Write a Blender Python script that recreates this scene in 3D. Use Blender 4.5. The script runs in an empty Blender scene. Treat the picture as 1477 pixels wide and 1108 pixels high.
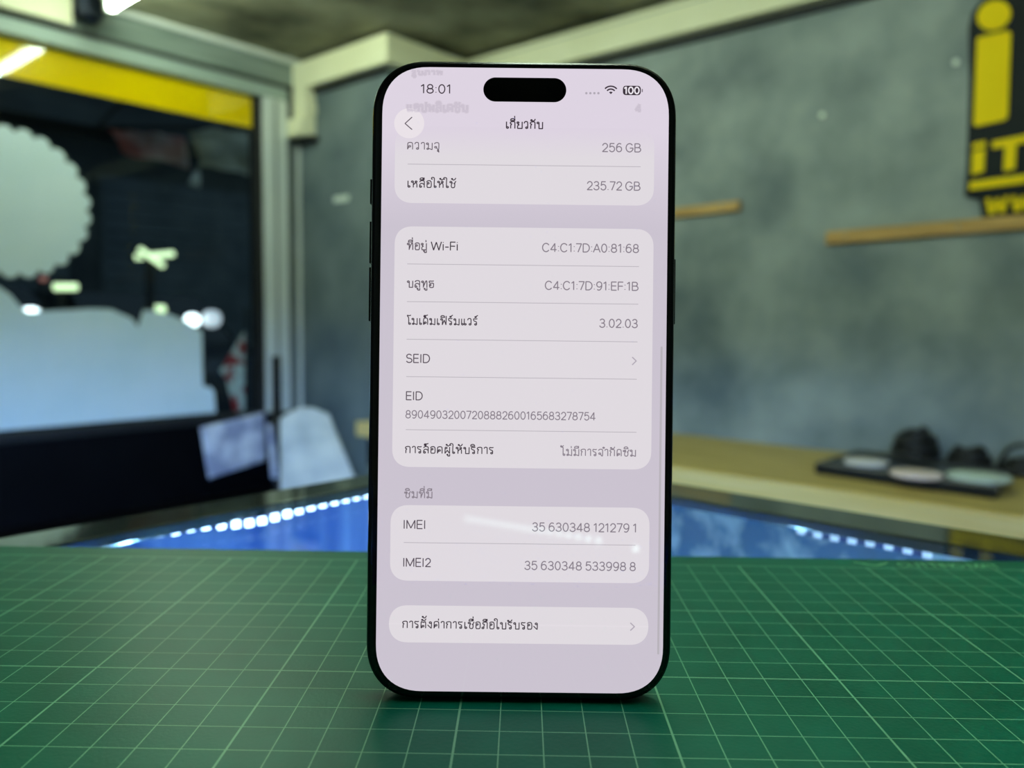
import bpy, bmesh, math, random
from mathutils import Vector, Matrix, noise

random.seed(7)
SC = bpy.context.scene
COL = SC.collection

# ------------------------------------------------------------------ camera, world, exposure
# World axes follow the room: +X towards the grey wall, +Y towards the shop window, floor at z = 0.
PHI = math.radians(49.0)          # heading of the camera/mat frame against the room
ZM = 0.96                         # top of the cutting mat
FPX = 1149.95                     # focal length in pixels of the 1477 px wide frame
PITCH, ROLL, CAMH = 0.07896, 0.01149, 0.0949
ROT = Matrix.Rotation(-PHI, 3, 'Z')
_f = Vector((0, math.cos(PITCH), -math.sin(PITCH)))
_r = Vector((1, 0, 0)); _u = Vector((0, math.sin(PITCH), math.cos(PITCH)))
_r, _u = math.cos(ROLL) * _r + math.sin(ROLL) * _u, -math.sin(ROLL) * _r + math.cos(ROLL) * _u
FWD, RIGHT, UP = ROT @ _f, ROT @ _r, ROT @ _u
CAM = Vector((0, 0, ZM + CAMH))
cd = bpy.data.cameras.new('camera')
cd.sensor_width = 36.0
cd.lens = 36.0 * FPX / 1477.0
cd.clip_start = 0.005
cd.clip_end = 100
cd.dof.use_dof = True
cd.dof.focus_distance = 0.199
cd.dof.aperture_fstop = 10.5
co = bpy.data.objects.new('camera', cd)
m3 = Matrix((RIGHT, UP, -FWD)).transposed()
co.matrix_world = Matrix.Translation(CAM) @ m3.to_4x4()
COL.objects.link(co)
SC.camera = co

world = bpy.data.worlds.new('night_sky')
SC.world = world
world.use_nodes = True
world.node_tree.nodes['Background'].inputs[0].default_value = (0.10, 0.16, 0.22, 1)
world.node_tree.nodes['Background'].inputs[1].default_value = 1.2

SC.view_settings.view_transform = 'Standard'
SC.view_settings.look = 'None'
SC.view_settings.exposure = 0.0
SC.view_settings.gamma = 1.0
SC.view_settings.use_curve_mapping = False

TUBE_POWER = 53.0                 # emission of the ceiling tubes
LED_POWER = 8.5                  # emission of the display case LEDs
TUBE_COL = (0.80, 1.0, 0.76)
LED_COL = (0.50, 0.72, 1.0)

# ------------------------------------------------------------------ helpers
def lin(r, g, b):
    f = lambda c: (c / 255) / 12.92 if c / 255 <= 0.04045 else ((c / 255 + 0.055) / 1.055) ** 2.4
    return (f(r), f(g), f(b), 1.0)

def ray(x, y):
    return (x - 738.5) / FPX * RIGHT - (y - 554) / FPX * UP + FWD
def on_x(x, y, X):                # where the sight line of a photo pixel meets the plane X = const
    d = ray(x, y); return CAM + d * (X / d.x)
def on_y(x, y, Y):
    d = ray(x, y); return CAM + d * (Y / d.y)
def on_z(x, y, Z):
    d = ray(x, y); return CAM + d * ((Z - CAM.z) / d.z)

def new_mat(name):
    m = bpy.data.materials.new(name); m.use_nodes = True
    nt = m.node_tree
    return m, nt, nt.nodes['Principled BSDF'], nt.nodes['Material Output']

def mottled(name, c1, c2, scale=6.0, rough=0.6, metal=0.0, detail=6.0, bump=0.0, spec=0.5, lo=0.35, hi=0.65, stretch=None, coat=0.0, rough2=None):
    m, nt, b, out = new_mat(name)
    tc = nt.nodes.new('ShaderNodeTexCoord'); n = nt.nodes.new('ShaderNodeTexNoise'); r = nt.nodes.new('ShaderNodeValToRGB')
    n.inputs['Scale'].default_value = scale; n.inputs['Detail'].default_value = detail
    if stretch:
        mp = nt.nodes.new('ShaderNodeMapping'); mp.inputs['Scale'].default_value = stretch
        nt.links.new(tc.outputs['Object'], mp.inputs['Vector']); nt.links.new(mp.outputs[0], n.inputs['Vector'])
    else:
        nt.links.new(tc.outputs['Object'], n.inputs['Vector'])
    r.color_ramp.elements[0].position = lo; r.color_ramp.elements[0].color = c1
    r.color_ramp.elements[1].position = hi; r.color_ramp.elements[1].color = c2
    nt.links.new(n.outputs['Fac'], r.inputs['Fac']); nt.links.new(r.outputs['Color'], b.inputs['Base Color'])
    b.inputs['Roughness'].default_value = rough; b.inputs['Metallic'].default_value = metal
    b.inputs['Specular IOR Level'].default_value = spec; b.inputs['Coat Weight'].default_value = coat
    if rough2 is not None:
        mr = nt.nodes.new('ShaderNodeMapRange'); mr.inputs['To Min'].default_value = rough; mr.inputs['To Max'].default_value = rough2
        nt.links.new(n.outputs['Fac'], mr.inputs['Value']); nt.links.new(mr.outputs[0], b.inputs['Roughness'])
    if bump:
        bp = nt.nodes.new('ShaderNodeBump'); bp.inputs['Strength'].default_value = bump; bp.inputs['Distance'].default_value = 0.01
        nt.links.new(n.outputs['Fac'], bp.inputs['Height']); nt.links.new(bp.outputs['Normal'], b.inputs['Normal'])
    return m

def emitter(name, col, strength):
    m, nt, b, out = new_mat(name)
    b.inputs['Base Color'].default_value = (0.8, 0.8, 0.8, 1)
    b.inputs['Emission Color'].default_value = (*col[:3], 1); b.inputs['Emission Strength'].default_value = strength
    return m

def thin_glass(name, tint=(1, 1, 1, 1), k=1.0, rough=0.0):
    """clear pane: transparent with a Schlick reflection on each face"""
    m = bpy.data.materials.new(name); m.use_nodes = True
    nt = m.node_tree; nt.nodes.clear()
    out = nt.nodes.new('ShaderNodeOutputMaterial'); mix = nt.nodes.new('ShaderNodeMixShader')
    tr = nt.nodes.new('ShaderNodeBsdfTransparent'); gl = nt.nodes.new('ShaderNodeBsdfGlossy')
    tr.inputs[0].default_value = tint; gl.inputs['Roughness'].default_value = rough
    g = nt.nodes.new('ShaderNodeNewGeometry'); dt = nt.nodes.new('ShaderNodeVectorMath'); dt.operation = 'DOT_PRODUCT'
    nt.links.new(g.outputs['Incoming'], dt.inputs[0]); nt.links.new(g.outputs['Normal'], dt.inputs[1])
    def mth(op, a, b=None):
        q = nt.nodes.new('ShaderNodeMath'); q.operation = op
        for i, v in enumerate((a, b)):
            if v is None: continue
            if isinstance(v, (int, float)): q.inputs[i].default_value = v
            else: nt.links.new(v, q.inputs[i])
        return q.outputs[0]
    c = mth('ABSOLUTE', dt.outputs['Value']); p = mth('POWER', mth('SUBTRACT', 1.0, c), 5.0)
    f = mth('MULTIPLY', mth('ADD', mth('MULTIPLY', p, 0.96), 0.04), k)
    nt.links.new(f, mix.inputs[0]); nt.links.new(tr.outputs[0], mix.inputs[1]); nt.links.new(gl.outputs[0], mix.inputs[2])
    nt.links.new(mix.outputs[0], out.inputs[0])
    return m

OFF = {}
def thing(name, loc, label, cat, group=None, rot=None, kind=None):
    o = bpy.data.objects.new(name, None); COL.objects.link(o)
    o.empty_display_size = 0.02
    if rot is None:
        o.location = loc; OFF[o.name] = Vector(loc)
    else:
        o.matrix_world = rot; OFF[o.name] = None
    if label: o['label'] = label
    if cat: o['category'] = cat
    if group: o['group'] = group
    if kind: o['kind'] = kind
    return o

def link(name, me, mat, parent=None, label=None, cat=None, group=None, kind=None):
    o = bpy.data.objects.new(name, me); COL.objects.link(o)
    if mat: 
        if not me.materials: me.materials.append(mat)
    if parent: o.parent = parent; OFF[o.name] = OFF.get(parent.name)
    else: OFF[o.name] = None
    if label: o['label'] = label
    if cat: o['category'] = cat
    if group: o['group'] = group
    if kind: o['kind'] = kind
    return o

def obj(name, bm, mat, parent=None, smooth=False, **kw):
    """links a bmesh; world-space vertices are moved into the parent's frame (top level: origin at the base)"""
    if parent is not None:
        off = OFF.get(parent.name)
        if off is not None: bmesh.ops.translate(bm, verts=bm.verts, vec=-off)
        loc = None
    else:
        xs = [v.co for v in bm.verts]
        lo = Vector((min(v.x for v in xs), min(v.y for v in xs), min(v.z for v in xs)))
        hi = Vector((max(v.x for v in xs), max(v.y for v in xs), max(v.z for v in xs)))
        loc = Vector(((lo.x + hi.x) / 2, (lo.y + hi.y) / 2, lo.z))
        bmesh.ops.translate(bm, verts=bm.verts, vec=-loc)
    bmesh.ops.recalc_face_normals(bm, faces=bm.faces)
    me = bpy.data.meshes.new(name); bm.to_mesh(me); bm.free()
    if smooth:
        for p in me.polygons: p.use_smooth = True
    o = link(name, me, mat, parent, **kw)
    if loc is not None: o.location = loc; OFF[o.name] = loc
    return o

def box(x0, x1, y0, y1, z0, z1, bev=0.0, bm=None, seg=2):
    own = bm is None
    b = bmesh.new()
    r = bmesh.ops.create_cube(b, size=1.0)
    for v in b.verts:
        v.co = Vector(((x0 + x1) / 2 + v.co.x * (x1 - x0), (y0 + y1) / 2 + v.co.y * (y1 - y0), (z0 + z1) / 2 + v.co.z * (z1 - z0)))
    if bev: bmesh.ops.bevel(b, geom=b.edges[:], offset=bev, segments=seg, affect='EDGES', profile=0.6)
    if own: return b
    merge(bm, b); return bm

def merge(dst, src):
    me = bpy.data.meshes.new('tmp'); src.to_mesh(me); src.free(); dst.from_mesh(me); bpy.data.meshes.remove(me)

def prism(pts, a, b, axis='z', bev=0.0):
    """extrudes a closed outline given as 3-D points by the vector axis"""
    bm = bmesh.new()
    vec = {'x': Vector((1, 0, 0)), 'y': Vector((0, 1, 0)), 'z': Vector((0, 0, 1))}[axis]
    lo = [bm.verts.new(Vector(p) + vec * a) for p in pts]; hi = [bm.verts.new(Vector(p) + vec * b) for p in pts]
    n = len(pts)
    bm.faces.new(lo[::-1]); bm.faces.new(hi)
    for i in range(n): bm.faces.new((lo[i], lo[(i + 1) % n], hi[(i + 1) % n], hi[i]))
    if bev: bmesh.ops.bevel(bm, geom=bm.edges[:], offset=bev, segments=1, affect='EDGES')
    return bm

def tube(pts, r, seg=8, bm=None, closed=False):
    bm = bm or bmesh.new()
    P = [Vector(p) for p in pts]; n = len(P); rings = []
    rr = r if isinstance(r, (list, tuple)) else [r] * n
    up = None
    for i in range(n):
        t = (P[(i + 1) % n] - P[i - 1]) if closed else (P[min(i + 1, n - 1)] - P[max(i - 1, 0)])
        t.normalize()
        if up is None:
            up = t.orthogonal().normalized()
        else:
            up = (up - t * up.dot(t)).normalized()
        s = t.cross(up)
        rings.append([bm.verts.new(P[i] + (up * math.cos(k * 2 * math.pi / seg) + s * math.sin(k * 2 * math.pi / seg)) * rr[i]) for k in range(seg)])
    for i in range(n if closed else n - 1):
        A, B = rings[i], rings[(i + 1) % n]
        for k in range(seg): bm.faces.new((A[k], A[(k + 1) % seg], B[(k + 1) % seg], B[k]))
    if not closed: bm.faces.new(rings[0][::-1]); bm.faces.new(rings[-1])
    return bm

def lathe(c, prof, seg=32, axis='z'):
    bm = bmesh.new(); rings = []
    for r, h in prof:
        rg = []
        for k in range(seg):
            a = k * 2 * math.pi / seg; p, q = r * math.cos(a), r * math.sin(a)
            v = {'z': (p, q, h), 'y': (p, h, q), 'x': (h, p, q)}[axis]
            rg.append(bm.verts.new(Vector(c) + Vector(v)))
        rings.append(rg)
    for A, B in zip(rings, rings[1:]):
        for k in range(seg): bm.faces.new((A[k], A[(k + 1) % seg], B[(k + 1) % seg], B[k]))
    bm.faces.new(rings[0][::-1]); bm.faces.new(rings[-1])
    return bm

# ------------------------------------------------------------------ materials
M = {}
M['concrete'] = mottled('grey_loft_plaster', lin(88, 102, 106), lin(150, 160, 156), 4.2, 0.5, detail=11, bump=0.12, lo=0.31, hi=0.71)
M['column'] = mottled('pillar_plaster', lin(82, 96, 102), lin(112, 124, 126), 4.0, 0.65, detail=8, bump=0.1)
M['ceiling'] = mottled('stained_concrete_ceiling', lin(84, 84, 62), lin(196, 192, 158), 3.4, 0.85, detail=10, bump=0.3, lo=0.34, hi=0.78)
M['floor'] = mottled('dark_floor', lin(50, 50, 50), lin(80, 80, 78), 4, 0.5)
M['plain_wall'] = mottled('grey_painted_wall', lin(136, 144, 140), lin(152, 158, 154), 2, 0.7)
M['header'] = mottled('grey_steel_header', lin(108, 122, 114), lin(146, 158, 150), 2.5, 0.45, stretch=(1, 1, 14))
M['black_panel'] = mottled('black_panel', lin(3, 3, 6), lin(7, 7, 11), 3, 0.5, spec=0.1)
M['alu'] = mottled('brushed_aluminium', lin(206, 214, 210), lin(228, 232, 228), 5, 0.4, metal=0.12, stretch=(30, 30, 1))
M['alu_grey'] = mottled('grey_aluminium', lin(110, 118, 116), lin(140, 146, 144), 5, 0.4, metal=0.3, stretch=(30, 30, 1))
M['alu_rail'] = mottled('satin_aluminium', lin(150, 166, 158), lin(172, 186, 178), 5, 0.55, metal=0.1, stretch=(1, 30, 30))
M['gasket'] = mottled('black_rubber_gasket', lin(8, 9, 11), lin(18, 19, 20), 8, 0.6)
M['pane'] = thin_glass('window_glass', (0.86, 0.93, 0.92, 1), 0.3)
M['frost'] = mottled('white_frosted_film', lin(212, 232, 238), lin(224, 240, 246), 4, 0.5)
M['yellow_film'] = mottled('yellow_film', lin(230, 196, 0), lin(236, 202, 0), 3, 0.05)
M['cream'] = mottled('cream_pvc_trunking', lin(232, 228, 190), lin(244, 240, 206), 3, 0.5)
M['wood'] = mottled('bench_wood', lin(166, 144, 76), lin(194, 172, 102), 3.5, 0.55, stretch=(14, 1.2, 14), detail=8)
M['wood_edge_lit'] = mottled('bench_edge_wood_lit', lin(232, 200, 118), lin(242, 214, 140), 3.5, 0.5, stretch=(14, 1.0, 14), detail=8)  # paler than the planks: light on the front edge put into its colour
M['batten'] = mottled('batten_wood', lin(164, 126, 62), lin(200, 160, 92), 6, 0.55, stretch=(12, 1.0, 12))
M['sign_black'] = mottled('black_sign_board', lin(10, 16, 20), lin(18, 25, 29), 3, 0.6, spec=0.2)
M['sign_yellow'] = mottled('yellow_sign_letters', lin(242, 208, 6), lin(248, 216, 12), 5, 0.6, spec=0.12)
M['tray'] = mottled('black_plastic_tray', lin(8, 12, 18), lin(16, 22, 30), 6, 0.32)
M['disc'] = mottled('white_lid', lin(210, 204, 196), lin(232, 226, 220), 8, 0.5)
M['disc_pink'] = mottled('pinkish_white_lid', lin(222, 200, 190), lin(238, 218, 208), 8, 0.5)
M['disc_green'] = mottled('pale_green_lid', lin(192, 208, 194), lin(208, 222, 210), 8, 0.5)
M['cable'] = mottled('black_cable', lin(10, 11, 12), lin(20, 22, 24), 10, 0.55)
M['paper'] = mottled('printed_paper', lin(150, 156, 186), lin(214, 218, 232), 9, 0.7, detail=3, lo=0.42, hi=0.56)
M['paper_white'] = mottled('white_sheet', lin(176, 186, 196), lin(226, 230, 232), 7, 0.65, detail=4, lo=0.3, hi=0.6)
M['phone_frame'] = mottled('black_phone_frame', lin(8, 10, 16), lin(14, 16, 24), 20, 0.22, metal=0.6)
M['phone_glass'] = mottled('black_bezel_glass', lin(2, 2, 5), lin(3, 3, 6), 20, 0.04)
M['case_rim'] = mottled('polished_dark_rim', lin(96, 106, 104), lin(118, 128, 124), 5, 0.07, metal=0.85, stretch=(1, 1, 1))
def frosted(name, c1, c2, scale, stretch, lo=0.35, hi=0.7):
    """frosted film on glass: lets about half of the light through, scattered"""
    m_ = mottled(name, c1, c2, scale, 0.25, detail=7, stretch=stretch, lo=lo, hi=hi)
    nt_ = m_.node_tree; b_ = nt_.nodes['Principled BSDF']; o_ = nt_.nodes['Material Output']
    tl_ = nt_.nodes.new('ShaderNodeBsdfTranslucent'); mx_ = nt_.nodes.new('ShaderNodeMixShader'); mx_.inputs[0].default_value = 0.5
    r_ = [n for n in nt_.nodes if n.type == 'VALTORGB'][0]
    nt_.links.new(r_.outputs['Color'], tl_.inputs['Color']); nt_.links.new(b_.outputs[0], mx_.inputs[1]); nt_.links.new(tl_.outputs[0], mx_.inputs[2]); nt_.links.new(mx_.outputs[0], o_.inputs[0])
    return m_
M['case_film'] = frosted('frosted_teal_panel', lin(104, 154, 190), lin(236, 252, 248), 60, (1, 1, 0.8), 0.46, 0.64)
M['case_film_plain'] = frosted('pale_blue_panel', lin(96, 140, 216), lin(150, 190, 244), 90, (1, 1, 0.05), 0.3, 0.7)
M['case_glass'] = thin_glass('counter_glass', (0.93, 0.97, 0.97, 1), 0.55)
M['case_body'] = mottled('grey_case_body', lin(60, 66, 70), lin(84, 90, 94), 4, 0.5)
M['white_board'] = mottled('white_shelf_board', lin(205, 212, 220), lin(222, 228, 232), 4, 0.5)
M['led_tape'] = mottled('dark_led_tape', lin(44, 66, 118), lin(56, 80, 136), 30, 0.5)
M['led'] = emitter('led_chip_light', LED_COL, LED_POWER)
M['led_dim'] = emitter('dim_led_chip_light', LED_COL, 0.8)
M['led_near'] = emitter('near_led_chip_light', (0.7, 1.0, 0.9), 24.0)
M['fill_glow'] = emitter('blue_violet_fill_light', (0.26, 0.50, 1.0), 3000.0)  # unseen fill light added to turn papers and decals blue
M['fill_glow_soft'] = emitter('soft_blue_fill_light', (0.26, 0.48, 1.0), 1500.0)  # unseen fill light added to tint the lower wall blue
M['fill_bar'] = emitter('blue_fill_bar_light', (0.34, 0.58, 1.0), 56.0)
M['fill_bar_strong'] = emitter('strong_blue_fill_bar_light', (0.36, 0.62, 1.0), 330.0)
M['tube'] = emitter('fluorescent_tube_light', TUBE_COL, TUBE_POWER)
M['tube_old'] = emitter('old_fluorescent_tube_light', TUBE_COL, TUBE_POWER * 1.25)
M['fixture'] = mottled('white_lamp_housing', lin(214, 218, 210), lin(230, 232, 226), 6, 0.45)
M['navy'] = mottled('dark_blue_box', lin(28, 40, 66), lin(40, 54, 82), 6, 0.5)
M['plug'] = mottled('white_wall_plug', lin(206, 216, 206), lin(224, 232, 224), 30, 0.6)

# ------------------------------------------------------------------ room shell
XW, YW, ZC = 2.40, 2.92, 2.11          # grey wall, window wall, ceiling
XC, YC = 1.98, 2.345                   # pillar in the far corner
XB, YB = -1.7, -1.6
obj('floor', box(XB, XW, YB, YW, -0.05, 0), M['floor'], kind='structure')
obj('ceiling', box(XB, XW, YB, YW, ZC, ZC + 0.06), M['ceiling'], kind='structure')
obj('wall_right', box(XW, XW + 0.1, YB, YW, 0, ZC), M['concrete'], kind='structure')
obj('wall_back', box(XB - 0.1, XB, YB, YW, 0, ZC), M['plain_wall'], kind='structure')
obj('wall_front', box(XB, XW, YB - 0.1, YB, 0, ZC), M['plain_wall'], kind='structure')
obj('wall_pillar', box(XC, XW, YC, YW, 0, ZC, 0.004), M['column'], kind='structure')
# window wall: black lower panel, grey header, strip beside the post
obj('wall_left', box(XB, XC, YW, YW + 0.08, 0, 0.668), M['black_panel'], kind='structure')
obj('trim_1', box(XB, XC, YW - 0.03, YW + 0.08, 1.985, ZC), M['header'], kind='structure')
obj('trim_2', box(1.905, XC, YW + 0.005, YW + 0.08, 0.668, 1.985, 0.003), M['alu_grey'], kind='structure')
obj('trim_3', box(XC - 0.012, XC, YW - 0.012, YW + 0.004, 0.668, 1.985, 0.002), M['alu'], kind='structure')

obj('trim_4', box(XB, XC, YW - 0.045, YW - 0.03, 2.088, ZC, 0.003), M['fixture'], kind='structure')  # pale strip that draws the highlight along the header's top edge
obj('trim_5', box(XB, XC, YW - 0.037, YW - 0.028, 1.983, 2.000), M['gasket'], kind='structure')
# window_1: rails, posts, gasket, pane
win = thing('window_1', (0.3, YW, 0.668), 'tall shop window in a silver aluminium frame, dark street behind', None, kind='structure')
obj('top_rail', box(XB, 1.905, YW - 0.035, YW + 0.04, 1.934, 1.985, 0.006), M['alu_rail'], win)
obj('bottom_rail', box(XB, 1.905, YW - 0.01, YW + 0.04, 0.640, 0.672, 0.004), M['gasket'], win)
p = obj('post', box(1.80, 1.905, YW - 0.035, YW + 0.04, 0.668, 1.936, 0.006), M['alu'], win)
obj('groove', box(1.842, 1.852, YW - 0.038, YW - 0.033, 0.668, 1.93), M['alu_grey'], p)
obj('lock_bar', box(1.815, 1.850, YW - 0.052, YW - 0.034, 0.60, 0.90, 0.004), M['gasket'], p, label='dark lock bar on the post')
obj('gasket', box(1.766, 1.801, YW - 0.012, YW + 0.035, 0.668, 1.936, 0.003), M['gasket'], win)
obj('post', box(-1.02, -0.94, YW - 0.035, YW + 0.04, 0.668, 1.936, 0.006), M['alu'], win)
obj('pane', box(XB, 1.77, YW + 0.012, YW + 0.018, 0.668, 1.936), M['pane'], win)

# films on the inside of the glass
yf = YW + 0.0105
obj('window_film', box(-0.93, 1.768, yf - 0.001, yf, 1.813, 1.934), M['yellow_film'], label='plain yellow film band across the top of the shop window', cat='window film')
cx, cz = 0.905, 1.417
pts = []
NS = 25
for k in range(NS * 8):
    a = k * 2 * math.pi / (NS * 8)
    r = 0.224 + 0.019 * abs(math.sin(NS * a / 2)) ** 0.8
    pts.append((cx + r * math.cos(a), yf, cz + r * math.sin(a)))
obj('window_decal', prism(pts, -0.0012, 0, 'y'), M['frost'], label='round white frosted decal with a scalloped edge on the window', cat='decal')
lp = [(0, 415), (15, 425), (28, 441), (40, 451), (60, 449), (100, 447), (130, 445), (160, 446), (178, 454), (190, 459), (199, 472), (203, 458), (207, 447), (225, 449), (245, 454), (270, 464), (291, 478), (292, 530), (293, 557), (304, 559), (309, 566), (311, 595)]
pts = [(lambda v: (v.x, yf, v.z))(on_y(x, y, yf)) for x, y in lp] + [(0.80, yf, 0.682), (0.30, yf, 0.682), (0.25, yf, 0.95), (0.34, yf, 1.10), (0.62, yf, 1.16), (0.80, yf, 1.17)]
obj('window_decal', prism(pts, -0.0012, 0, 'y'), M['frost'], label='large white frosted lettering decal along the bottom of the window', cat='decal')

# cream cable trunking round the pillar and along the grey wall
tr = thing('cable_trunking', (XW - 0.03, 1.0, 1.985), 'cream plastic cable trunking along the ceiling edge of the grey wall', 'trunking')
ZT0, ZT1 = 1.984, 2.088
def trunk(x0, x1, y0, y1, z0, z1, n='run'):
    o = obj(n, box(x0, x1, y0, y1, z0, z1, 0.004), M['cream'], tr); return o
trunk(XW - 0.06, XW, YB, YC - 0.05, ZT0, ZT1)
obj('lid_seam', box(XW - 0.0615, XW - 0.0595, YB, YC - 0.06, ZT1 - 0.02, ZT1 - 0.017), M['alu_grey'], tr)
obj('cable', box(XW - 0.022, XW - 0.002, YB, YC - 0.004, ZT0 - 0.020, ZT0, 0.004), M['cable'], tr, label='black strip under the trunking')  # plain dark strip along the underside of the trunking
obj('cable', box(XC - 0.022, XC - 0.002, YC + 0.0, 2.79, ZT0 - 0.020, ZT0, 0.004), M['cable'], tr, label='black strip under the trunking')
obj('cable', box(XC - 0.040, XC - 0.002, 2.775, 2.90, 1.772, 1.796, 0.004), M['cable'], tr, label='black strip under the elbow')
trunk(XC - 0.05, XW, YC - 0.05, YC, ZT0, ZT1)
trunk(XC - 0.05, XC, YC, YW - 0.03, ZT0, ZT1)
trunk(XC - 0.052, XC, 2.80, 2.885, 1.83, ZT0, 'drop')
trunk(XC - 0.075, XC - 0.004, 2.795, 2.905, 1.795, 1.865, 'elbow')
trunk(XC - 0.056, XC, 2.79, 2.87, 1.885, 1.93, 'coupler')
obj('cable_trunking', box(0.25, 1.075, YW - 0.075, YW - 0.03, 1.998, 2.10, 0.004), M['cream'], label='short cream trunking above the window beside the dark blue box', cat='trunking')
jb = thing('junction_box', (1.13, YW - 0.03, 2.01), 'dark blue box mounted above the window next to the tube lamp', 'box')
obj('housing', box(1.085, 1.165, YW - 0.10, YW - 0.03, 2.035, 2.105, 0.008), M['navy'], jb)
obj('cover', box(1.092, 1.158, YW - 0.106, YW - 0.099, 2.042, 2.098, 0.003), M['navy'], jb)

# ceiling tube lamps (their own light)
def tube_lamp(x, y0, y1, label, glow='tube'):
    t = thing('tube_lamp', (x, (y0 + y1) / 2, ZC), label, 'lamp', 'ceiling tube lamps')
    obj('housing', box(x - 0.022, x + 0.022, y0, y1, 2.068, ZC, 0.004), M['fixture'], t)
    obj('tube', tube([(x, y0 + 0.03 + (y1 - y0 - 0.06) * k / 6, 2.050) for k in range(7)], 0.0145, 14), M[glow], t, smooth=True)
    for yy in (y0, y1 - 0.028):
        obj('end_cap', box(x - 0.017, x + 0.017, yy, yy + 0.028, 2.032, 2.072, 0.004), M['fixture'], t)
tube_lamp(1.145, 1.50, 2.745, 'glowing white tube lamp on the ceiling by the window', 'tube_old')
tube_lamp(0.45, -0.75, 0.45, 'added glowing tube lamp, out of view, on the ceiling above the display case')  # unseen lamp added to even out the light over the mat
tube_lamp(1.145, 0.15, 1.35, 'glowing white tube lamp on the ceiling in line with the window lamp')

# ------------------------------------------------------------------ bench along the grey wall
BX, BZ, BY0, BY1 = 1.815, 0.680, -0.55, 2.335
bench = thing('wooden_bench', (2.1, 0.9, 0), 'long wooden bench with a front edge coloured as lit, along the grey wall', 'bench')
nb = 5
for i in range(nb):
    x0 = BX + 0.022 + (XW - BX - 0.022) * i / nb; x1 = BX + 0.022 + (XW - BX - 0.022) * (i + 1) / nb
    obj('plank', box(x0 + 0.0006, x1 - 0.0006, BY0, BY1, BZ - 0.028, BZ, 0.0012), M['wood'], bench)
obj('front_edge', box(BX, BX + 0.022, BY0, BY1, BZ - 0.052, BZ + 0.001, 0.003), M['wood_edge_lit'], bench)
obj('apron', box(BX + 0.03, BX + 0.05, BY0 + 0.03, BY1 - 0.03, BZ - 0.16, BZ - 0.03), M['black_panel'], bench)
for x in (BX + 0.03, XW - 0.08):
    for y in (BY0 + 0.05, 0.9, BY1 - 0.1):
        obj('leg', box(x, x + 0.05, y, y + 0.05, 0, BZ - 0.03, 0.003), M['wood'], bench)

# black tray with three lids
tray = thing('tray', (2.15, 0.53, BZ), 'flat black plastic tray lying on the wooden bench', 'tray')
q = [on_z(1175, 684, BZ), on_z(1237, 665, BZ), on_z(1458, 696, BZ), on_z(1438, 722, BZ)]
tc = sum(q, Vector()) / 4
bm = bmesh.new(); rings = []
for s, h in ((0.97, 0.0005), (1.0, 0.006), (1.0, 0.026), (0.975, 0.031), (0.93, 0.031), (0.92, 0.027)):
    rings.append([bm.verts.new(Vector((tc.x + (v.x - tc.x) * s, tc.y + (v.y - tc.y) * s, BZ + h))) for v in q])
for A, B in zip(rings, rings[1:]):
    for k in range(4): bm.faces.new((A[k], A[(k + 1) % 4], B[(k + 1) % 4], B[k]))
bm.faces.new(rings[0][::-1]); bm.faces.new(rings[-1])
obj('body', bm, M['tray'], tray)
for (x, y, r, mt, lb) in ((1249, 666, 0.052, 'disc', 'small white round lid at the far end of the black tray'),
                          (1322, 683, 0.056, 'disc_pink', 'pinkish white round lid in the middle of the black tray'),
                          (1412, 687, 0.066, 'disc_green', 'pale green round lid at the near end of the black tray')):
    c = on_z(x, y, BZ + 0.034)
    l = thing('round_lid', (c.x, c.y, BZ + 0.028), lb, 'lid', 'round lids on the black tray')
    obj('rim', lathe((c.x, c.y, BZ + 0.028), [(r * 0.96, 0), (r, 0.002), (r, 0.007), (r * 0.97, 0.009), (r * 0.9, 0.009)], 28), M[mt], l, smooth=False)
    obj('top', lathe((c.x, c.y, BZ + 0.036), [(r * 0.9, 0), (r * 0.88, 0.0015), (r * 0.3, 0.0025), (r * 0.05, 0.0026)], 28), M[mt], l, smooth=True)

# tangle of black cables behind the tray
def cable_coil(c, R, turns, h, r, label, tilt=0.0):
    pts = []
    n = turns * 22
    for k in range(n):
        a = k * 2 * math.pi / 22
        w = 1 + 0.06 * math.sin(a * 0.37 + 1) + 0.05 * math.sin(a * 1.7)
        z = r + h * k / n + 0.005 * math.sin(a * 2.3)
        pts.append((c[0] + R * w * math.cos(a) * math.sqrt(1 - 0.85 * (k / n) ** 2), c[1] + R * w * math.sin(a) * math.sqrt(1 - 0.85 * (k / n) ** 2), c[2] + z + abs(tilt) * R * w * (1 + math.sin(a))))
    t = thing('cable_coil', c, label, 'cable', 'cable coils on the bench')
    obj('cord', tube(pts, r, 7), M['cable'], t, smooth=True)
cable_coil((2.334, 0.578, BZ), 0.054, 8, 0.080, 0.0095, 'domed coil of black cable behind the black tray')
cable_coil((2.338, 0.448, BZ), 0.048, 6, 0.048, 0.0085, 'lower flat coil of black cable right of the domed coil')
cable_coil((2.338, 0.325, BZ), 0.048, 5, 0.030, 0.0085, 'coil of black cable at the right end of the bench')
lc = on_x(1477, 668, 2.33)
obj('cable_loop', tube([(2.33, lc.y + 0.055 * math.cos(k * math.pi / 12), BZ + 0.006 + 0.075 * math.sin(k * math.pi / 12)) for k in range(13)], 0.005, 7), M['cable'], smooth=True, label='single arched loop of black cable above the coils', cat='cable')

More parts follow.
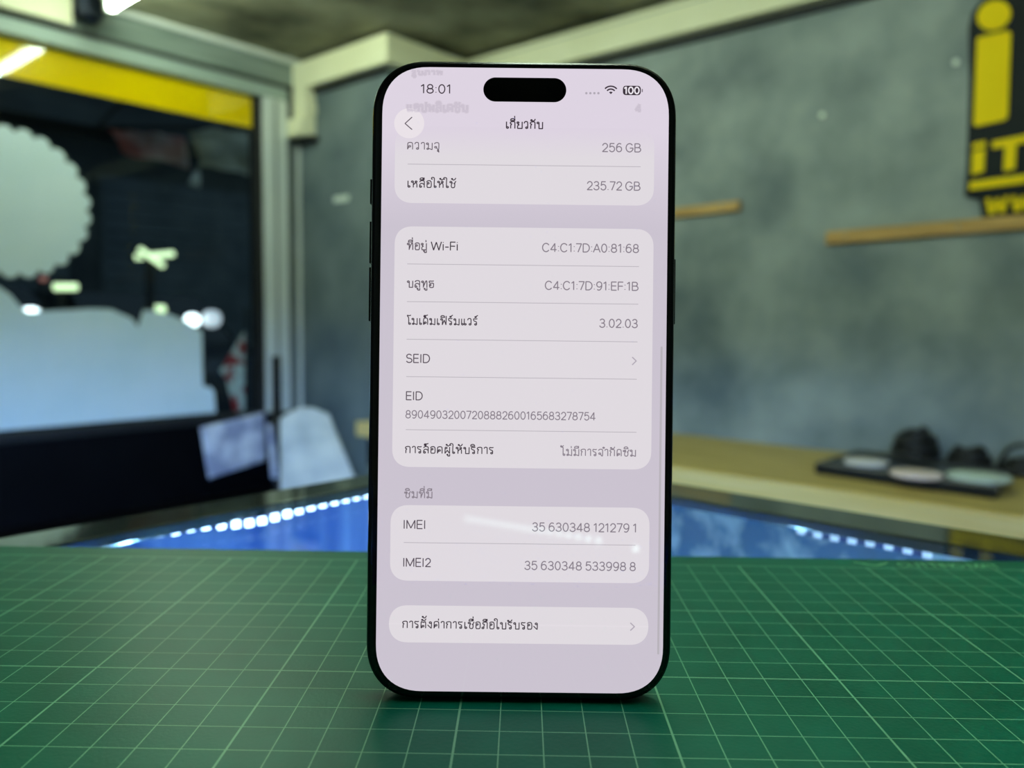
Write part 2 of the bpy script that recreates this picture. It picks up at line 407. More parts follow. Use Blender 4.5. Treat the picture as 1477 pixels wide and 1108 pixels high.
# wooden battens screwed to the grey wall
def batten(p0, p1, t, label):
    a, b = on_x(*p0, XW), on_x(*p1, XW)
    d = b - a; bm = bmesh.new()
    pts = [Vector((XW, a.y, a.z + t / 2)), Vector((XW, b.y, b.z + t / 2)), Vector((XW, b.y, b.z - t / 2)), Vector((XW, a.y, a.z - t / 2))]
    root = thing('wall_batten', (XW, (a.y + b.y) / 2, min(a.z, b.z) - t / 2), label, 'batten', 'wooden battens on the grey wall')
    obj('strip', prism(pts, -0.018, 0, 'x', 0.002), M['batten'], root)
    for f in (0.08, 0.5, 0.92):
        c = a + d * f
        obj('screw', lathe((XW - 0.0195, c.y, c.z), [(0.004, 0), (0.0045, 0.0015)], 10, 'x'), M['alu_grey'], root)
batten((1194, 344), (1620, 309), 0.036, 'longer wooden batten on the grey wall under the black sign')
batten((800, 328), (1069, 297), 0.030, 'shorter wooden batten on the grey wall beside the phone')

# black sign with yellow letters
SX = XW - 0.012
def S(x, y, X=None):
    v = on_x(x, y, SX if X is None else X); return Vector((SX if X is None else X, v.y, v.z))
sign = thing('shop_sign', (SX, 0.2, 1.34), 'black shop sign with yellow letters on the grey wall', 'sign')
outl = [(1414, 3), (1402, 18), (1397, 40), (1398, 120), (1394, 240), (1391, 283), (1412, 288), (1417, 316)]
bl = [S(*p) for p in outl]
yr = 0.02
bl += [Vector((SX, yr, bl[-1].z)), Vector((SX, yr, 1.955)), Vector((SX, 0.36, 1.955)), Vector((SX, bl[0].y - 0.05, bl[0].z + 0.035))]
obj('board', prism(bl, 0, 0.012, 'x'), M['sign_black'], sign)
LX = SX - 0.006
def letter(pxs, name='letter', t=0.006):
    obj(name, prism([S(x, y, LX) for x, y in pxs], 0, t, 'x'), M['sign_yellow'], sign)
letter([(1433.5 + 24.5 * math.cos(a) , 22 + 21.5 * math.sin(a) - 3.5 * math.cos(a)) for a in [k * math.pi / 14 for k in range(28)]], 'letter_dot')
letter([(1409, 56), (1413, 53), (1454, 44), (1458, 47), (1453.5, 168), (1449, 173), (1408, 182), (1404, 180)])
letter([(1403, 207), (1421, 203), (1421, 211), (1402.5, 215)], 'letter_dot')
letter([(1402.5, 219), (1420.5, 214.5), (1419, 247), (1401, 252)])
letter([(1431, 204), (1520, 186), (1519, 198), (1466, 208), (1464, 243), (1447, 247), (1449, 211), (1431, 214)])
letter([(1399, 262), (1520, 246), (1519, 258), (1398, 274)], 'underline')
for k in range(2):
    o = k * 37
    w = [(1421, 287), (1428, 286), (1431, 300), (1435, 287), (1441, 286), (1444, 298), (1448, 284), (1455, 283), (1449, 306), (1441, 307), (1438, 297), (1434, 308), (1426, 309)]
    letter([(x + o, y - o * 0.10) for x, y in w])

# small white wall plugs
for (x, y, X, lb) in ((1186, 166, XW, 'white wall plug in the grey wall above the longer batten'), (1379, 90, XW, 'white wall plug in the grey wall just left of the sign')):
    v = on_x(x, y, X)
    obj('wall_plug', lathe((X - 0.004, v.y, v.z), [(0.005, 0), (0.008, 0.001), (0.008, 0.004)], 14, 'x'), M['plug'], label=lb, cat='wall plug', group='wall plugs')
v = on_x(492, 287, XC)
obj('wall_plate', box(XC - 0.003, XC, v.y - 0.05, v.y + 0.045, v.z - 0.012, v.z + 0.012, 0.001), M['plug'], label='small pale plate on the pillar left of the phone', cat='plate')

# papers and low black cabinet under the window
cab = thing('low_cabinet', (1.2, 2.65, 0), 'low black cabinet under the shop window', 'cabinet')
obj('body', box(0.1, 1.97, 2.50, 2.905, 0, 0.36, 0.004), M['black_panel'], cab)
for i in range(3):
    x0 = 0.11 + i * 0.62
    d = obj('door', box(x0, x0 + 0.61, 2.488, 2.50, 0.03, 0.35, 0.003), M['black_panel'], cab)
    obj('handle', tube([(x0 + 0.55, 2.475, 0.16 + 0.02 * k) for k in range(6)], 0.005, 8), M['alu_grey'], d)

def sheet(corners, n, amp, seed, name, mat, **kw):
    """thin, slightly crumpled sheet spanned by four corners (tl, tr, br, bl)"""
    tl, t_r, br, b_l = [Vector(c) for c in corners]
    nrm = (t_r - tl).cross(b_l - tl).normalized(); bm = bmesh.new(); G = [[], []]
    for side in (0, 1):
        for j in range(n + 1):
            row = []
            for i in range(n + 1):
                u, w = i / n, j / n
                pnt = (tl * (1 - u) + t_r * u) * (1 - w) + (b_l * (1 - u) + br * u) * w
                d = noise.noise(pnt * 9 + Vector((seed, 0, 0))) * amp
                row.append(bm.verts.new(pnt + nrm * (d + side * 0.0006)))
            G[side].append(row)
    for s in (0, 1):
        for j in range(n):
            for i in range(n):
                bm.faces.new((G[s][j][i], G[s][j][i + 1], G[s][j + 1][i + 1], G[s][j + 1][i]))
    for i in range(n):
        for j in (0, n): bm.faces.new((G[0][j][i], G[0][j][i + 1], G[1][j][i + 1], G[1][j][i]))
        for j in (0, n): bm.faces.new((G[0][i][j], G[0][i + 1][j], G[1][i + 1][j], G[1][i][j]))
    return obj(name, bm, mat, smooth=True, **kw)
c = [on_y(288, 617, 2.865), on_y(382, 594, 2.890), on_y(384, 664, 2.860), on_y(301, 691, 2.835)]
sheet(c, 14, 0.008, 1.0, 'paper_sheet', M['paper'], label='tilted printed paper sheet hanging on the black panel under the window', cat='paper')
c = [on_y(384, 612, 2.70), on_y(392, 612, 2.70), on_y(402, 690, 2.68), on_y(391, 690, 2.68)]
sheet(c, 8, 0.006, 5.0, 'paper_strip', M['paper'], label='narrow bluish paper strip between the two larger sheets', cat='paper')
t0 = on_y(404, 603, 2.80); b0 = on_y(404, 702, 2.66); t1 = on_x(474, 596, 1.955); b1 = on_x(512, 690, 1.94)
bb0 = t0 + (b0 - t0) * (t0.z - 0.362) / (t0.z - b0.z); bb1 = t1 + (b1 - t1) * (t1.z - 0.362) / (t1.z - b1.z)
tl, trr = t0, t1
bm = bmesh.new(); n = 18; G = [[], []]
for s in (0, 1):
    for j in range(n + 1):
        row = []
        for i in range(n + 1):
            u, w = i / n, j / n
            top = tl * (1 - u) + trr * u + Vector((0, 0, 0.035 * math.sin(math.pi * min(1, u * 1.05)) ))
            pnt = top * (1 - w) + (bb0 * (1 - u) + bb1 * u) * w
            d = noise.noise(pnt * 7) * 0.012 + noise.noise(pnt * 22) * 0.003
            row.append(bm.verts.new(pnt + Vector((-0.7, -0.7, 0)) * (d + s * 0.0008) * (0.3 + 0.7 * (1 - w))))
        G[s].append(row)
for s in (0, 1):
    for j in range(n):
        for i in range(n): bm.faces.new((G[s][j][i], G[s][j][i + 1], G[s][j + 1][i + 1], G[s][j + 1][i]))
for i in range(n):
    for j in (0, n):
        bm.faces.new((G[0][j][i], G[0][j][i + 1], G[1][j][i + 1], G[1][j][i])); bm.faces.new((G[0][i][j], G[0][i + 1][j], G[1][i + 1][j], G[1][i][j]))
obj('paper_sheet', bm, M['paper_white'], smooth=True, label='large white crumpled sheet leaning in the corner by the pillar', cat='paper')
obj('folded_umbrella', tube([on_y(396, 590, 2.83), on_y(398, 640, 2.80), on_y(401, 705, 2.76), Vector((1.80, 2.72, 0.38))], [0.010, 0.018, 0.020, 0.012], 10), M['cable'], smooth=True, label='dark folded umbrella standing between the paper sheets', cat='umbrella')

# ------------------------------------------------------------------ glass display case
CX0, CX1, CY0, CY1, CZ = -1.00, 0.430, -0.310, 0.396, 0.957
RX, RY = 0.396, 0.367                       # inner edge of the rim
case = thing('display_case', ((CX0 + CX1) / 2, (CY0 + CY1) / 2, 0), 'glass-topped display case with a polished rim, glowing blue inside', 'display case')
obj('cabinet_body', box(CX0 + 0.005, CX1 - 0.005, CY0 + 0.005, CY1 - 0.005, 0, 0.58, 0.003), M['case_body'], case)
obj('deck', box(CX0 + 0.03, CX1 - 0.02, CY0 + 0.03, CY1 - 0.02, 0.58, 0.59), M['white_board'], case)
obj('glass_top', box(CX0 + 0.034, RX + 0.004, CY0 + 0.034, RY + 0.004, 0.9525, 0.9565), M['case_glass'], case)
for a in ((RX, CX1, CY0, CY1), (CX0, CX0 + 0.034, CY0, CY1)):
    obj('rim', box(*a, 0.951, CZ, 0.0012), M['case_rim'], case)
for a in ((CX0 + 0.034, RX, RY, CY1), (CX0 + 0.034, RX, CY0, CY0 + 0.034)):
    obj('rim', box(*a, 0.951, CZ, 0.0012), M['case_rim'], case)
obj('side_panel', box(CX0 + 0.03, CX1 - 0.012, CY1 - 0.014, CY1 - 0.008, 0.58, 0.951), M['case_film_plain'], case)
obj('side_panel', box(CX1 - 0.020, CX1 - 0.012, CY0 + 0.03, CY1 - 0.014, 0.58, 0.951), M['case_film'], case)
obj('side_panel', box(CX0 + 0.01, CX0 + 0.016, CY0 + 0.03, CY1 - 0.03, 0.58, 0.951), M['case_film_plain'], case)
obj('side_panel', box(CX0 + 0.03, CX1 - 0.03, CY0 + 0.01, CY0 + 0.016, 0.58, 0.951), M['case_film_plain'], case)
for x in (CX0, CX1 - 0.012):
    for y in (CY0, CY1 - 0.012):
        obj('corner_post', box(x, x + 0.012, y, y + 0.012, 0, 0.951, 0.001), M['alu'], case)
obj('inner_shelf', box(CX0 + 0.05, CX1 - 0.05, CY0 + 0.05, CY1 - 0.05, 0.76, 0.766), M['case_glass'], case)

# LED strips under the rim
def led_strip(pts, facing, label, mat_):
    t = thing('led_strip', pts[len(pts) // 2], label, 'light strip', 'LED strips in the display case')
    f = Vector(facing)
    bm = bmesh.new()
    up = Vector((0, 0, 0.0022)); bk = -f * 0.0012; bk2 = -f * 0.0018
    prev = None
    for p_ in pts:
        p_ = Vector(p_)
        r4 = [bm.verts.new(v) for v in (p_ + up + bk, p_ - up + bk, p_ - up + bk2, p_ + up + bk2)]
        if prev:
            for k in range(4): bm.faces.new((prev[k], prev[(k + 1) % 4], r4[(k + 1) % 4], r4[k]))
        else: bm.faces.new(r4)
        prev = r4
    bm.faces.new(prev[::-1])
    obj('tape', bm, M['led_tape'], t)
    b = box(-0.0020, 0.0020, -0.0012, 0.0010, -0.0019, 0.0019, 0.0006)
    led_me = bpy.data.meshes.new('led'); b.to_mesh(led_me); b.free(); led_me.materials.append(mat_)
    ang = math.atan2(f.x, -f.y)
    for p_ in pts:
        o = link('led', led_me, None, t)
        o.location = Vector(p_) - OFF[t.name]; o.rotation_euler = (0, 0, ang)
zl = 0.9502
L1 = [(0.175, 0.378), (0.182, 0.376), (0.190, 0.3765), (0.197, 0.3745), (0.203, 0.370), (0.209, 0.3665), (0.215, 0.364), (0.222, 0.3635), (0.2305, 0.365), (0.239, 0.3665), (0.248, 0.369), (0.2575, 0.3715), (0.266, 0.3725), (0.2745, 0.373), (0.283, 0.3738), (0.291, 0.374), (0.299, 0.374), (0.3075, 0.374), (0.316, 0.374), (0.3245, 0.374), (0.333, 0.374), (0.3415, 0.374), (0.350, 0.374), (0.3585, 0.374), (0.367, 0.374), (0.3755, 0.374), (0.384, 0.374)]
led_strip([(x, y, zl) for x, y in L1], (0, -1, 0), 'row of glowing white LEDs under the case rim on the window side', M['led'])
led_strip([(0.4035, 0.152 - 0.0085 * k, 0.9488 - 0.0004 * math.sin(k)) for k in range(8)], (-1, 0, 0), 'short row of glowing LEDs under the case rim on the bench side', M['led_dim'])

led_strip([(-0.385 + 0.0142 * k, -0.2735 + 0.00245 * k, zl) for k in range(17)] + [(-0.102, -0.215, zl)], (0, 1, 0), 'row of glowing LEDs under the near long rim of the display case', M['led_near'])
def fill_strip(x0, x1, y0, y1, out, mat_, label):
    """added blue fill light in a channel whose front lip keeps it below the rim; out = 'x' or 'y', the side it faces"""
    t = thing('led_strip', ((x0 + x1) / 2, (y0 + y1) / 2, 0.915), label, 'light strip', 'added fill strips outside the display case')
    def slab(d0, d1, z0, z1): 
        return box(x0, x1, y0 + d0, y0 + d1, z0, z1) if out == 'y' else box(x0 + d0, x0 + d1, y0, y1, z0, z1)
    obj('diffuser', slab(0.002, 0.004, 0.924, 0.930), mat_, t)
    obj('back_plate', slab(0.0003, 0.0018, 0.915, 0.934), M['alu_grey'], t)
    obj('top_plate', slab(0.0018, 0.034, 0.931, 0.934), M['alu_grey'], t)
    obj('lip', slab(0.032, 0.034, 0.9265, 0.931), M['alu_grey'], t)
fill_strip(-0.60, 0.38, CY1, CY1, 'y', M['fill_glow'], 'added blue fill strip under the outer edge of the case facing the window')
fill_strip(CX1, CX1, -0.29, 0.02, 'x', M['fill_glow_soft'], 'added blue fill strip under the outer edge of the case facing the bench')
def fill_bar(p0, p1, label, mat_):  # added unseen bars that light the case panels from below
    a, b_ = Vector(p0), Vector(p1)
    t = thing('fill_bar', (a + b_) / 2, label, 'light bar', 'added fill bars on the case floor')
    d = (b_ - a).normalized()
    obj('channel', box(min(a.x, b_.x) - 0.008, max(a.x, b_.x) + 0.008, min(a.y, b_.y) - 0.008, max(a.y, b_.y) + 0.008, 0.5905, 0.598, 0.001), M['alu'], t)
    obj('diffuser', tube([a, a + (b_ - a) * 0.5, b_], 0.005, 10), mat_, t, smooth=True)
fill_bar((0.02, 0.325, 0.602), (0.34, 0.325, 0.602), 'added unseen fill bar on the case floor along the window-side panel', M['fill_bar'])
fill_bar((0.345, -0.24, 0.602), (0.345, 0.28, 0.602), 'added unseen fill bar on the case floor along the bench-side panel', M['fill_bar_strong'])

# ------------------------------------------------------------------ cutting mat
MYAW = -0.012723
moff = ROT @ (Vector((math.cos(MYAW), math.sin(MYAW), 0)) * -0.01425 + Vector((-math.sin(MYAW), math.cos(MYAW), 0)) * 0.257851)
MM = Matrix.Translation(Vector((moff.x, moff.y, ZM))) @ Matrix.Rotation(-PHI + MYAW, 4, 'Z')
mat_root = thing('cutting_mat', (0, 0, 0), 'green cutting mat with a pale printed grid under the phone', 'cutting mat', rot=MM)
GX0, GX1, GY0, GY1 = -0.21, 0.22, -0.23, 0.05

m, nt, b, out = new_mat('green_mat_grid')
tcn = nt.nodes.new('ShaderNodeTexCoord'); sp = nt.nodes.new('ShaderNodeSeparateXYZ'); nt.links.new(tcn.outputs['Object'], sp.inputs[0])
def mth(op, a, b_=None, c_=None):
    q_ = nt.nodes.new('ShaderNodeMath'); q_.operation = op
    for i, v in enumerate((a, b_, c_)):
        if v is None: continue
        if isinstance(v, (int, float)): q_.inputs[i].default_value = v
        else: nt.links.new(v, q_.inputs[i])
    return q_.outputs[0]
def dist_to(v, step):
    s = mth('DIVIDE', v, step); fr = mth('FRACT', mth('ADD', s, 100.5)); return mth('MULTIPLY', mth('ABSOLUTE', mth('SUBTRACT', fr, 0.5)), step)
def lines(v):
    thin = mth('LESS_THAN', dist_to(v, 0.01), 0.00014); thick = mth('LESS_THAN', dist_to(v, 0.05), 0.00027)
    return mth('MAXIMUM', thin, thick)
inx = mth('MULTIPLY', mth('GREATER_THAN', sp.outputs['X'], GX0 - 0.0003), mth('LESS_THAN', sp.outputs['X'], GX1 + 0.0003))
iny = mth('MULTIPLY', mth('GREATER_THAN', sp.outputs['Y'], GY0 - 0.0003), mth('LESS_THAN', sp.outputs['Y'], GY1 + 0.0003))
g = mth('MULTIPLY', mth('MULTIPLY', mth('MAXIMUM', lines(sp.outputs['X']), lines(sp.outputs['Y'])), inx), iny)
nz = nt.nodes.new('ShaderNodeTexNoise'); nz.inputs['Scale'].default_value = 45; nz.inputs['Detail'].default_value = 8
nt.links.new(tcn.outputs['Object'], nz.inputs['Vector'])
rp = nt.nodes.new('ShaderNodeValToRGB')
rp.color_ramp.elements[0].position = 0.3; rp.color_ramp.elements[0].color = lin(0, 90, 72)
rp.color_ramp.elements[1].position = 0.75; rp.color_ramp.elements[1].color = lin(2, 102, 83)
nt.links.new(nz.outputs['Fac'], rp.inputs['Fac'])
mx = nt.nodes.new('ShaderNodeMixRGB'); nt.links.new(g, mx.inputs[0]); nt.links.new(rp.outputs['Color'], mx.inputs[1]); mx.inputs[2].default_value = lin(110, 172, 140)
nt.links.new(mx.outputs[0], b.inputs['Base Color'])
b.inputs['Roughness'].default_value = 0.36; b.inputs['Specular IOR Level'].default_value = 0.11
sc = nt.nodes.new('ShaderNodeTexNoise'); sc.inputs['Scale'].default_value = 900; sc.inputs['Detail'].default_value = 2
nt.links.new(tcn.outputs['Object'], sc.inputs['Vector'])
bp = nt.nodes.new('ShaderNodeBump'); bp.inputs['Strength'].default_value = 0.12; bp.inputs['Distance'].default_value = 0.0004
nt.links.new(sc.outputs['Fac'], bp.inputs['Height']); nt.links.new(bp.outputs['Normal'], b.inputs['Normal'])
M['mat'] = m
M['mat_print'] = mottled('pale_green_print', lin(100, 178, 130), lin(120, 196, 146), 40, 0.45)
obj('sheet', box(GX0 - 0.012, GX1 + 0.012, GY0 - 0.012, 0.0622, -0.003, 0.0, 0.0006), M['mat'], mat_root)

# ------------------------------------------------------------------ stroke lettering
def circ(cx, cy, r, ry=None, n=10):
    ry = ry or r
    return [(cx + r * math.cos(k * 2 * math.pi / n), cy + ry * math.sin(k * 2 * math.pi / n)) for k in range(n + 1)]
def chaikin(p, it=2):
    for _ in range(it):
        if len(p) < 3: return p
        q_ = [p[0]]
        for a, b_ in zip(p, p[1:]):
            q_.append((a[0] * .75 + b_[0] * .25, a[1] * .75 + b_[1] * .25)); q_.append((a[0] * .25 + b_[0] * .75, a[1] * .25 + b_[1] * .75))
        q_.append(p[-1]); p = q_
    return p
def P(*p): return ('s', list(p))          # smooth stroke
def K(*p): return ('k', list(p))          # cornered stroke
def O(*a): return ('k', circ(*a))
def O2(cx, cy, rx, ry): return ('k', circ(cx, cy, rx, ry, 20))
def ARC(cx, cy, rx, ry, a0, a1, n=16): return [(cx + rx * math.cos(math.radians(a0 + (a1 - a0) * k / n)), cy + ry * math.sin(math.radians(a0 + (a1 - a0) * k / n))) for k in range(n + 1)]
HEAD = O(.14, .88, .12)
GL = {
 'ก': (.74, [P((.12, 0), (.12, .5), (.26, .66), (.04, .74), (.12, 1.02), (.62, 1.06), (.62, .6), (.62, 0))]),
 'ค': (.78, [P((.1, 0), (.1, .75), (.14, 1.04), (.62, 1.06), (.66, .7), (.66, 0)), O(.33, .46, .12), P((.24, .38), (.1, .06))]),
 'ง': (.60, [O(.34, .86, .13), P((.47, .88), (.48, .5), (.46, 0), (.42, 0), (.02, .5))]),
 'จ': (.68, [P((.06, .86), (.16, 1.06), (.56, 1.06), (.56, .6), (.56, 0), (.46, -.04), (.3, .28)), O(.2, .36, .12)]),
 'ช': (.76, [HEAD, P((.26, .9), (.32, .7), (.2, .56), (.2, 0), (.6, 0), (.62, .6), (.48, .7)), P((.6, .6), (.64, .86), (.74, 1.02))]),
 'ซ': (.76, [O(.12, .82, .1), P((.2, .9), (.3, 1.0), (.34, .72), (.2, .56), (.2, 0), (.6, 0), (.62, .6), (.48, .7)), P((.6, .6), (.64, .86), (.74, 1.02))]),
 'ด': (.74, [P((.62, 0), (.62, .7), (.58, 1.06), (.14, 1.06), (.1, .7), (.1, .02), (.14, .02), (.24, .2)), O(.32, .3, .12)]),
 'ต': (.78, [P((.66, 0), (.66, .8), (.6, 1.06), (.38, .82), (.16, 1.06), (.1, .8), (.1, .02), (.14, .02), (.26, .2)), O(.34, .3, .12)]),
 'ถ': (.78, [O(.14, .12, .12), P((.26, .1), (.26, .5), (.36, .66), (.1, .74), (.16, 1.02), (.66, 1.06), (.66, .6), (.66, 0))]),
 'ภ': (.78, [O(.12, .12, .12), P((.24, .1), (.22, .5), (.36, .66), (.1, .74), (.16, 1.02), (.66, 1.06), (.66, .6), (.66, 0))]),
 'ท': (.78, [HEAD, K((.26, .88), (.25, 0)), P((.25, .1), (.5, .95), (.64, 1.08), (.68, .7), (.68, 0))]),
 'ธ': (.68, [P((.06, .84), (.1, 1.04), (.4, .98), (.62, 1.04)), P((.08, .9), (.12, .66), (.6, .72), (.6, .4), (.6, 0), (.14, 0), (.12, .3)), O(.2, .4, .1)]),
 'บ': (.78, [HEAD, K((.26, .88), (.26, 0), (.68, 0), (.68, 1))]),
 'ป': (.78, [HEAD, K((.26, .88), (.26, 0), (.68, 0), (.68, 1.42))]),
 'ผ': (.80, [O(.26, .88, .12), K((.14, .88), (.13, 0), (.4, .5), (.68, 0), (.68, 1))]),
 'พ': (.84, [HEAD, K((.26, .88), (.24, 0), (.48, .75), (.7, 0), (.72, 1))]),
 'ฟ': (.84, [HEAD, K((.26, .88), (.24, 0), (.48, .75), (.7, 0), (.72, 1.42))]),
 'ม': (.78, [HEAD, K((.26, .88), (.26, .1)), O(.18, .1, .1), P((.26, .08), (.34, .14), (.68, -.02)), K((.68, 0), (.68, 1))]),
 'ย': (.74, [HEAD, P((.26, .92), (.1, .64), (.32, .56), (.1, .46), (.1, 0), (.2, 0), (.64, 0)), K((.64, 0), (.64, 1))]),
 'ร': (.62, [O(.34, .12, .12), P((.46, .12), (.46, .56), (.1, .66), (.06, 1.06), (.36, .98), (.54, 1.04))]),
 'ล': (.76, [O(.2, .12, .12), P((.08, .12), (.1, .5), (.36, .68), (.64, .44)), P((.1, .84), (.18, 1.06), (.64, 1.06), (.64, .6), (.64, 0))]),
 'ว': (.60, [O(.34, .12, .12), P((.46, .12), (.46, .7), (.44, 1.06), (.12, 1.08), (.04, .8))]),
 'ห': (.82, [HEAD, K((.26, .88), (.25, 0)), K((.25, .36), (.52, .74)), O(.58, .88, .11), P((.5, .74), (.68, .6), (.68, 0))]),
 'อ': (.70, [O(.24, .66, .12), P((.12, .66), (.1, 0), (.3, 0), (.6, 0), (.62, .6), (.56, 1.06), (.16, 1.06), (.06, .84))]),
 'น': (.80, [HEAD, K((.26, .88), (.26, 0)), P((.26, 0), (.32, .2), (.6, .12)), O(.62, .1, .1), K((.7, .1), (.7, 1))]),
 'เ': (.40, [K((.12, .12), (.12, 1)), O(.24, .12, .12)]),
 'แ': (.74, [K((.12, .12), (.12, 1)), O(.24, .12, .12), K((.46, .12), (.46, 1)), O(.58, .12, .12)]),
 'โ': (.42, [O(.26, .12, .12), P((.14, .12), (.14, 1.1), (.0, 1.3), (-.06, 1.5), (.2, 1.4), (.4, 1.5))]),
 'ใ': (.44, [O(.28, .12, .12), P((.16, .12), (.16, 1.0), (.2, 1.55), (-.16, 1.6), (-.18, 1.3), (-.04, 1.32))]),
 'ไ': (.44, [O(.28, .12, .12), P((.16, .12), (.16, 1.2), (.14, 1.3), (-.18, 1.36), (-.1, 1.62), (.04, 1.36), (.2, 1.6))]),
 'า': (.52, [P((.06, .84), (.12, 1.06), (.42, 1.06), (.42, .6), (.42, 0))]),
 'ำ': (.52, [P((.06, .84), (.12, 1.06), (.42, 1.06), (.42, .6), (.42, 0)), O(-.1, 1.3, .1)]),
}
LG = {
 '0': (.90, [O2(.45, .5, .32, .5)]), '1': (.62, [K((.12, .8), (.38, 1), (.38, 0))]),
 '2': (.86, [K(*(ARC(.44, .70, .30, .30, 170, -35) + [(.12, 0), (.77, 0)]))]),
 '3': (.88, [K(*(ARC(.43, .76, .28, .245, 160, -90) + [(.34, .515)])), K(*([(.34, .515)] + ARC(.43, .26, .33, .265, 90, -165)))]),
 '4': (.92, [K((.62, 0), (.62, 1), (.1, .25), (.82, .25))]),
 '5': (.88, [K((.72, 1), (.22, 1), (.17, .52)), K(*ARC(.44, .33, .33, .34, 140, -155))]),
 '6': (.90, [O2(.45, .32, .32, .32), K(*ARC(.50, .44, .37, .57, 60, 190))]),
 '7': (.82, [K((.08, 1), (.74, 1), (.32, 0))]), '8': (.90, [O2(.45, .75, .27, .25), O2(.45, .27, .33, .27)]),
 '9': (.90, [O2(.45, .68, .32, .32), K(*ARC(.40, .56, .37, .57, 10, -120))]),
 'A': (.96, [K((.06, 0), (.48, 1), (.9, 0)), K((.2, .33), (.76, .33))]),
 'B': (.94, [K((.14, 0), (.14, 1), (.50, 1)), K(*ARC(.50, .765, .27, .235, 90, -90)), K((.50, .53), (.14, .53)), K((.5, .53), (.52, .53)), K(*ARC(.54, .265, .32, .265, 90, -90)), K((.54, 0), (.14, 0))]),
 'C': (1.02, [K(*ARC(.53, .5, .44, .51, 38, 322))]),
 'D': (1.04, [K((.44, 0), (.14, 0), (.14, 1), (.44, 1)), K(*ARC(.44, .5, .48, .5, 90, -90))]),
 'E': (.86, [K((.76, 1), (.14, 1), (.14, 0), (.77, 0)), K((.14, .52), (.72, .52))]), 'F': (.82, [K((.74, 1), (.14, 1), (.14, 0)), K((.14, .5), (.70, .5))]),
 'G': (1.06, [K(*ARC(.53, .5, .44, .51, 40, 335)), K((.95, .28), (.95, .46), (.58, .46))]),
 'I': (.38, [K((.19, 0), (.19, 1))]), 'M': (1.24, [K((.14, 0), (.14, 1), (.62, .06), (1.1, 1), (1.1, 0))]),
 'N': (1.02, [K((.14, 0), (.14, 1), (.88, 0), (.88, 1))]), 'T': (.9, [K((.08, 1), (.82, 1)), K((.45, 1), (.45, 0))]), 'U': (1.02, [P((.14, 1), (.14, .1), (.3, -.06), (.72, -.06), (.88, .1), (.88, 1))]),
 'S': (.90, [K(*(ARC(.45, .755, .31, .25, 25, 265) + ARC(.46, .255, .35, .26, 85, -160)))]),
 'W': (1.38, [K((.06, 1), (.36, 0), (.69, .96), (1.02, 0), (1.32, 1))]), 'i': (.34, [K((.17, 0), (.17, .72)), K((.17, .93), (.17, .97))]),
 '-': (.60, [K((.1, .38), (.5, .38))]), ':': (.34, [K((.17, .09), (.17, .13)), K((.17, .63), (.17, .67))]), '.': (.34, [K((.17, .03), (.17, .07))]), ' ': (.34, []),
}
UPV = 'ิีืั็'
def layout(s):
    """returns (strokes, width) with base height 1"""
    out, x, stacked, tall = [], 0.0, False, False
    def put(strs, dx, dy=0.0):
        for k, pts in strs:
            pts = chaikin(pts) if k == 's' else pts
            out.append([(px + dx, py + dy) for px, py in pts])
    for ch in s:
        if ch in GL:
            put(GL[ch][1], x); x += GL[ch][0] + .10; stacked = False; tall = ch in 'ปฟ'
        elif ch in LG:
            put(LG[ch][1], x); x += LG[ch][0]; stacked = False; tall = False
        else:
            o = x - .2 - (.16 if tall else 0)
            if ch in 'ิีื':
                put([P((-.54, 1.2), (-.5, 1.46), (-.14, 1.5), (-.04, 1.2)), K((-.54, 1.2), (-.04, 1.2))], o)
                if ch in 'ีื': put([K((-.04, 1.2), (-.04, 1.52))], o)
                if ch == 'ื': put([K((-.18, 1.24), (-.18, 1.52))], o)
                stacked = True
            elif ch == 'ั': put([O(-.44, 1.28, .08), P((-.36, 1.26), (-.3, 1.12), (-.06, 1.24), (.0, 1.46))], o); stacked = True
            elif ch == '็': put([O(-.36, 1.28, .09), P((-.27, 1.24), (-.5, 1.2), (-.5, 1.5), (-.2, 1.46), (-.02, 1.56))], o); stacked = True
            elif ch == '่':
                d = .42 if stacked else 0.02
                put([K((-.06, 1.2), (-.06, 1.46))], o, d)
            elif ch == '้':
                d = .40 if stacked else 0.02
                put([O(-.38, 1.36, .07), P((-.32, 1.32), (-.26, 1.14), (-.04, 1.26), (.06, 1.5))], o, d)
            elif ch == '์': put([O(-.2, 1.3, .09), P((-.12, 1.34), (-.1, 1.44), (.08, 1.58))], o)
            elif ch == 'ุ': put([O(-.2, -.2, .07), K((-.1, -.14), (-.1, -.44))], o + .08)
            elif ch == 'ู': put([O(-.36, -.2, .06), K((-.3, -.18), (-.3, -.42), (-.08, -.42), (-.08, -.12))], o + .08)
    return out, x

def ribbons(strokes, w, z, bm=None):
    """flat round-ended ribbons of width w at height z"""
    bm = bm or bmesh.new()
    for pts in strokes:
        q_ = [pts[0]]
        for p_ in pts[1:]:
            if math.hypot(p_[0] - q_[-1][0], p_[1] - q_[-1][1]) > 1e-7: q_.append(p_)
        if len(q_) < 2: continue
        h = w / 2
        for a, b_ in zip(q_, q_[1:]):
            dx, dy = b_[0] - a[0], b_[1] - a[1]; l = math.hypot(dx, dy); nx, ny = -dy / l * h, dx / l * h
            ex, ey = dx / l * h * 0.35, dy / l * h * 0.35
            v = [bm.verts.new((px, py, z)) for px, py in ((a[0] - nx - ex, a[1] - ny - ey), (b_[0] - nx + ex, b_[1] - ny + ey), (b_[0] + nx + ex, b_[1] + ny + ey), (a[0] + nx - ex, a[1] + ny - ey))]
            bm.faces.new(v)
    return bm

